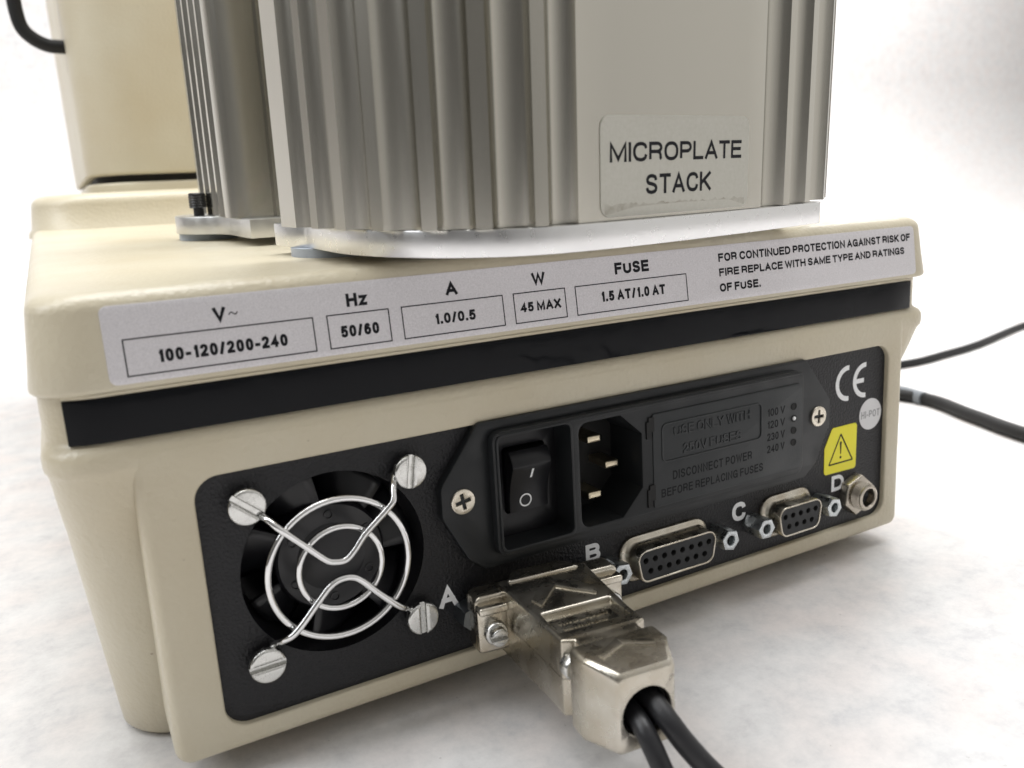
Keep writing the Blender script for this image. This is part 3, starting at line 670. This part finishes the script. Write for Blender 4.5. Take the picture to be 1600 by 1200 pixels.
# clip plates and jack screws on the flange
for s in (-1, 1):
    uc = s * 13.6
    mb = MB(); mb.prism(HE, rrect(uc - 3.4, uc + 3.4, -5.2, 4.6, .8, 4), (), 10.6, 12.2, .5, 3); 
    mb.prism(HE, rrect(uc - 3.2, uc + 3.2, 3.4, 5.2, .6, 4), (), 10.4, 13.2, .5, 3); mb.build('clip', 'nickel_shell', PL)
    def FJ(a, b, d, uc=uc): return HP(uc + a, d, -.6 + b)
    mb = MB(); mb.lathe(FJ, (0, 0), [(2.5, 12.0), (2.5, 13.6), (2.3, 13.9), (1.9, 14.0), (1.9, 15.0)], 30, False, True)
    for t in (1, -1):
        seg = [(1.9 * math.cos(.25 + (pi - .5) * k / 14), t * 1.9 * math.sin(.25 + (pi - .5) * k / 14)) for k in range(15)]
        mb.prism(FJ, seg, (), 15.0, 15.9, .3, 3, False)
    mb.build('jack_screw', 'zinc', PL)
    mb = MB(); mb.prism(PAN, circ(43.3 + s * 16.65, -18.45, 2.8, 6, .3), (), 0.02, 5.0); mb.build('plug_standoff', 'zinc_dark', PL, 25)
# two cables out of the hood
def cable(pts, r, name='cable'):
    mb = MB(); mb.tube(spline(pts, 10), r, 18); return mb.build(name, 'cable_black', PL)
cable([HP(-2.2, 45.5, -1.6), HP(-2.2, 49.5, -1.6), HP(-2.2, 53.5, -3.4), HP(-1.2, 56.5, -8.2), HP(.2, 58.5, -13.4), HP(3.5, 61.5, -16.6), HP(12, 66, -17.1), HP(60, 84, -17.1), HP(140, 150, -17.1), HP(200, 290, -17.1)], 1.82)
cable([HP(1.3, 45.5, .3), HP(1.3, 49.5, .3), HP(1.9, 53.5, -1.6), HP(3.8, 56.0, -5.2), HP(7.0, 58.6, -9.8), HP(11, 61.5, -14.2), HP(17, 65.5, -16.7), HP(26, 70.5, -17.0), HP(80, 94, -17.1), HP(170, 150, -17.1), HP(260, 280, -17.1)], 1.95)

# ================================================================== MICROPLATE STACK ON THE LID
ST = thing('microplate_stack', (72, 45, 58), 'fluted satin metal microplate stack standing on the beige lid', 'plate stack')
th = math.radians(2.5); c_, s_ = math.cos(th), math.sin(th)
def STK(x, y, h): return (x, 4 + (y - 4) * c_ - h * s_, 59.1 + (y - 4) * s_ + h * c_)
def scallop(a, b, depth, n=12):
    """concave flute from a to b; material lies to the left of a->b"""
    a, b = Vector(a), Vector(b); d = b - a; nn = Vector((-d.y, d.x)).normalized(); out = []
    for k in range(1, n):
        t = k / n; e = 1 - (2 * t - 1) ** 2
        out.append(tuple(a + d * t + nn * (depth * e ** .6)))
    return out
lands = [((3.6, 28.8), (4.6, 20.8)), ((6.2, 15.2), (6.9, 12.9)), ((8.5, 6.4), (9.4, 3.2)), ((12.1, -3.8), (13.4, -6.6)), ((18.2, -13.0), (20.2, -15.4)), ((25.9, -19.3), (28.5, -20.7)),
         ((36.0, -22.8), (38.6, -23.2)), ((45.3, -22.6), (48.6, -22.0)), ((96.6, -16.4), (97.0, -16.2)), ((105.3, -14.8), (107.8, -14.2)), ((114.8, -12.3), (117.6, -11.2)), ((127.2, -6.8), (129.2, -5.4)), ((136.5, .6), (137.8, 2.4)), ((143.0, 9.6), (144.0, 12.0)), ((147.0, 20.8), (147.6, 28.8))]
outl = []
for i, (a, b) in enumerate(lands):
    outl.append(a); 
    if i == 7: 
        outl.append(b); outl += [(48.6 + 48.0 * k / 8, -22.0 + 5.6 * k / 8 - .35 * math.sin(pi * k / 8)) for k in range(1, 8)]
        continue
    outl.append(b)
    if i < len(lands) - 1:
        dep = 2.5 if i > 1 else 2.0
        outl += scallop(b, lands[i + 1][0], dep)
inner = [(143.0, 28.8), (141.5, 20), (138, 11), (130, 2), (116, -5.5), (96, -10.5), (50, -16), (36, -16.2), (26, -12.5), (17.5, -3), (11.5, 10), (8.5, 20), (8.0, 28.8)]
mb = MB(); mb.prism(STK, outl + inner, (), 5.1, 190)
FP = mb.build('front_profile', 'extrusion_satin', ST, 24, label='curved fluted front profile with flat label face')
plate = [(6.0, 46.0), (7.1, 36.2), (9.2, 33.6)] + [tuple(p) for p in spline([(9.6, 32), (9.9, 23.2), (10.9, 8.6), (14.5, -2.6), (20.6, -12.4), (26.9, -18.2), (33.6, -22.0), (43.5, -23.6), (58.4, -22.8), (77.7, -20.0), (100.2, -16.0), (121.0, -11.2)], 5)] + [(122.0, -10.6), (122.5, -9), (124, 46)]
mb = MB(); mb.prism(STK, plate, (), 0.0, 5.0, .25, 2, True, .2); mb.build('front_base_plate', 'aluminium_plate', ST, 30)
# rear profile: left wall fluted
rl = [(26, 79.5), (15.0, 79.5), (14.4, 80.8), (7.5, 80.8), (5.2, 81.6), (3.7, 83.6), (3.1, 86.2)]
yy = 86.2
rear = list(rl)
for k in range(4):
    a = (3.0 - .1 * k, yy + 2.2); b = (2.9 - .1 * k, yy + 9.2)
    rear.append(a); rear += scallop(b, a, -1.5)[::-1] if False else [(p[0], p[1]) for p in [(3.0 - .1 * k + 1.5 * (1 - (2 * t / 8 - 1) ** 2) ** .7, yy + 2.2 + 7.0 * t / 8) for t in range(1, 8)]]
    rear.append(b); yy += 9.2
rear += [(2.6, yy + 2.5), (4, yy + 8), (9, yy + 14), (18, yy + 18), (40, yy + 22), (72, yy + 23.5), (110, yy + 20), (130, yy + 10), (140, yy - 2), (145, 95), (146, 80), (140, 80), (136, yy - 8), (126, yy + 2), (108, yy + 12), (72, yy + 16), (38, yy + 14), (24, yy + 8), (18, yy - 2), (26, yy - 6)]
mb = MB(); mb.prism(STK, rear, (), 5.1, 190); mb.build('rear_profile', 'extrusion_satin', ST, 24)
rp = [(30, 73.0), (6.2, 73.0), (5.6, 78)] + [tuple(p) for p in spline([(5.4, 84), (5.2, 90), (4.6, 96), (2.2, 102), (-2.0, 106.5), (-5.2, 112), (-6.2, 118), (-4.6, 125), (0.5, 130), (8, 132), (30, 140), (72, 148)], 5)] + [(125, 140), (140, 110), (140, 76), (120, 73)]
mb = MB(); mb.prism(STK, rp, (), 0.0, 5.0, .25, 2, True, .2); mb.build('rear_base_plate', 'aluminium_satin', ST, 30)
for cx, cy, r in ((17.5, 35.5, 10.5), (110, 35, 10.5), (3, 118, 8.6), (130, 118, 8.6)):
    mb = MB(); mb.lathe(STK, (cx, cy), [(r, -2.35), (r, -.1), (r - .2, -.02)], 40, True, True); mb.build('rubber_pad', 'rubber_pad', ST)
mb = MB(); mb.lathe(STK, (0.2, 114), [(1.5, 5.0), (1.5, 7.2), (2.2, 7.3)] + [q for k in range(5) for q in ((2.6, 7.5 + k * .75), (2.4, 7.85 + k * .75))] + [(2.4, 11.4), (2.0, 11.7), (.1, 11.7)], 20, True, True); mb.build('thumb_screw', 'knob_black', ST)
# stack label on the flat face
p0 = Vector((48.6, -22.0)); e_ = (Vector((96.6, -16.4)) - p0); LEN = e_.length; e_.normalize(); n_ = Vector((e_.y, -e_.x))
def SLB(u, v, d):
    q = p0 + e_ * u + n_ * (d + .35 * math.sin(pi * max(0, min(1, u / LEN)))); return STK(q.x, q.y, v)
mb = MB()
def lab_grid(name, u0, u1, v0, v1, r, d, material, parent):
    mb = MB(); poly = rrect(u0, u1, v0, v1, r, 6); N = 16
    # strips along u so the sheet follows the slightly bowed face
    cuts = [u0 + (u1 - u0) * k / N for k in range(N + 1)]
    def span(u):
        m = min(u - u0, u1 - u); 
        if m >= r: return v0, v1
        q = r - math.sqrt(max(0, r * r - (r - m) ** 2)); return v0 + q, v1 - q
    cuts = sorted(set(cuts + [u0 + r * (1 - math.cos(pi / 2 * k / 5)) for k in range(6)] + [u1 - r * (1 - math.cos(pi / 2 * k / 5)) for k in range(6)]))
    top = []; 
    mb.loft([[SLB(u, span(u)[0], 0), SLB(u, span(u)[0], d), SLB(u, span(u)[1], d), SLB(u, span(u)[1], 0)] for u in cuts], closed=True, cap0=True, cap1=True)
    return mb.build(name, material, parent, 30)
SLAB = lab_grid('stack_label', 2.1, 43.6, 5.7, 24.1, 2.2, .18, 'clear_label', ST)
SLAB['label'] = 'rounded clear-edged label reading microplate stack, worn along its bottom edge'
text('lettering', 'MICROPLATE', (4.3, 41.2, 15.7, 19.3), SLB, .2, 'ink_black', SLAB, sw=.185)
text('lettering', 'STACK', (13.4, 31.8, 9.5, 13.3), SLB, .2, 'ink_black', SLAB, sw=.185)
wear = [(3.0, 6.2)] + [(3.0 + 39.5 * k / 60, 6.2) for k in range(1, 61)] + [(42.5 - 39.5 * k / 60, 8.0 - .3 * (1 - k / 60) + random.uniform(-.3, .3)) for k in range(61)]
mb = MB(); mb.prism(SLB, wear, (), .181, .19); mb.build('worn_band', 'label_residue', SLAB)

# ================================================================== CABLES BEHIND, ON THE TABLE
def bgcable(name, pts, r, material, label):
    mb = MB(); mb.tube(spline(pts, 10), r, 14); o = mb.build(name, material)
    o['label'] = label; o['category'] = 'cable'; return o
zc = ZT + 2.2
bgcable('thin_cable', [(300, 190, zc), (345, 158, zc), (379, 149, zc), (411, 151, zc), (455, 157, zc), (545, 178, zc), (640, 185, zc), (800, 150, zc)], 2.2, 'cable_far', 'thin black cable curving across the white surface behind the instrument')
zc = ZT + 2.95
o = bgcable('thick_cable', [(300, 130, zc), (311, 93, zc), (299, 60, zc), (288, 31, zc), (280, -10, zc), (282, -80, zc), (300, -200, zc)], 2.9, 'cable_far', 'thick black cable with a grey sleeve lying beside the instrument')
mb = MB(); mb.tube(spline([(318, 150, zc), (316, 125, zc), (313.5, 105, zc), (310.2, 91, zc)], 8), [3.3] * 25, 14); sl = mb.build('grey_sleeve', 'sleeve_grey', o)
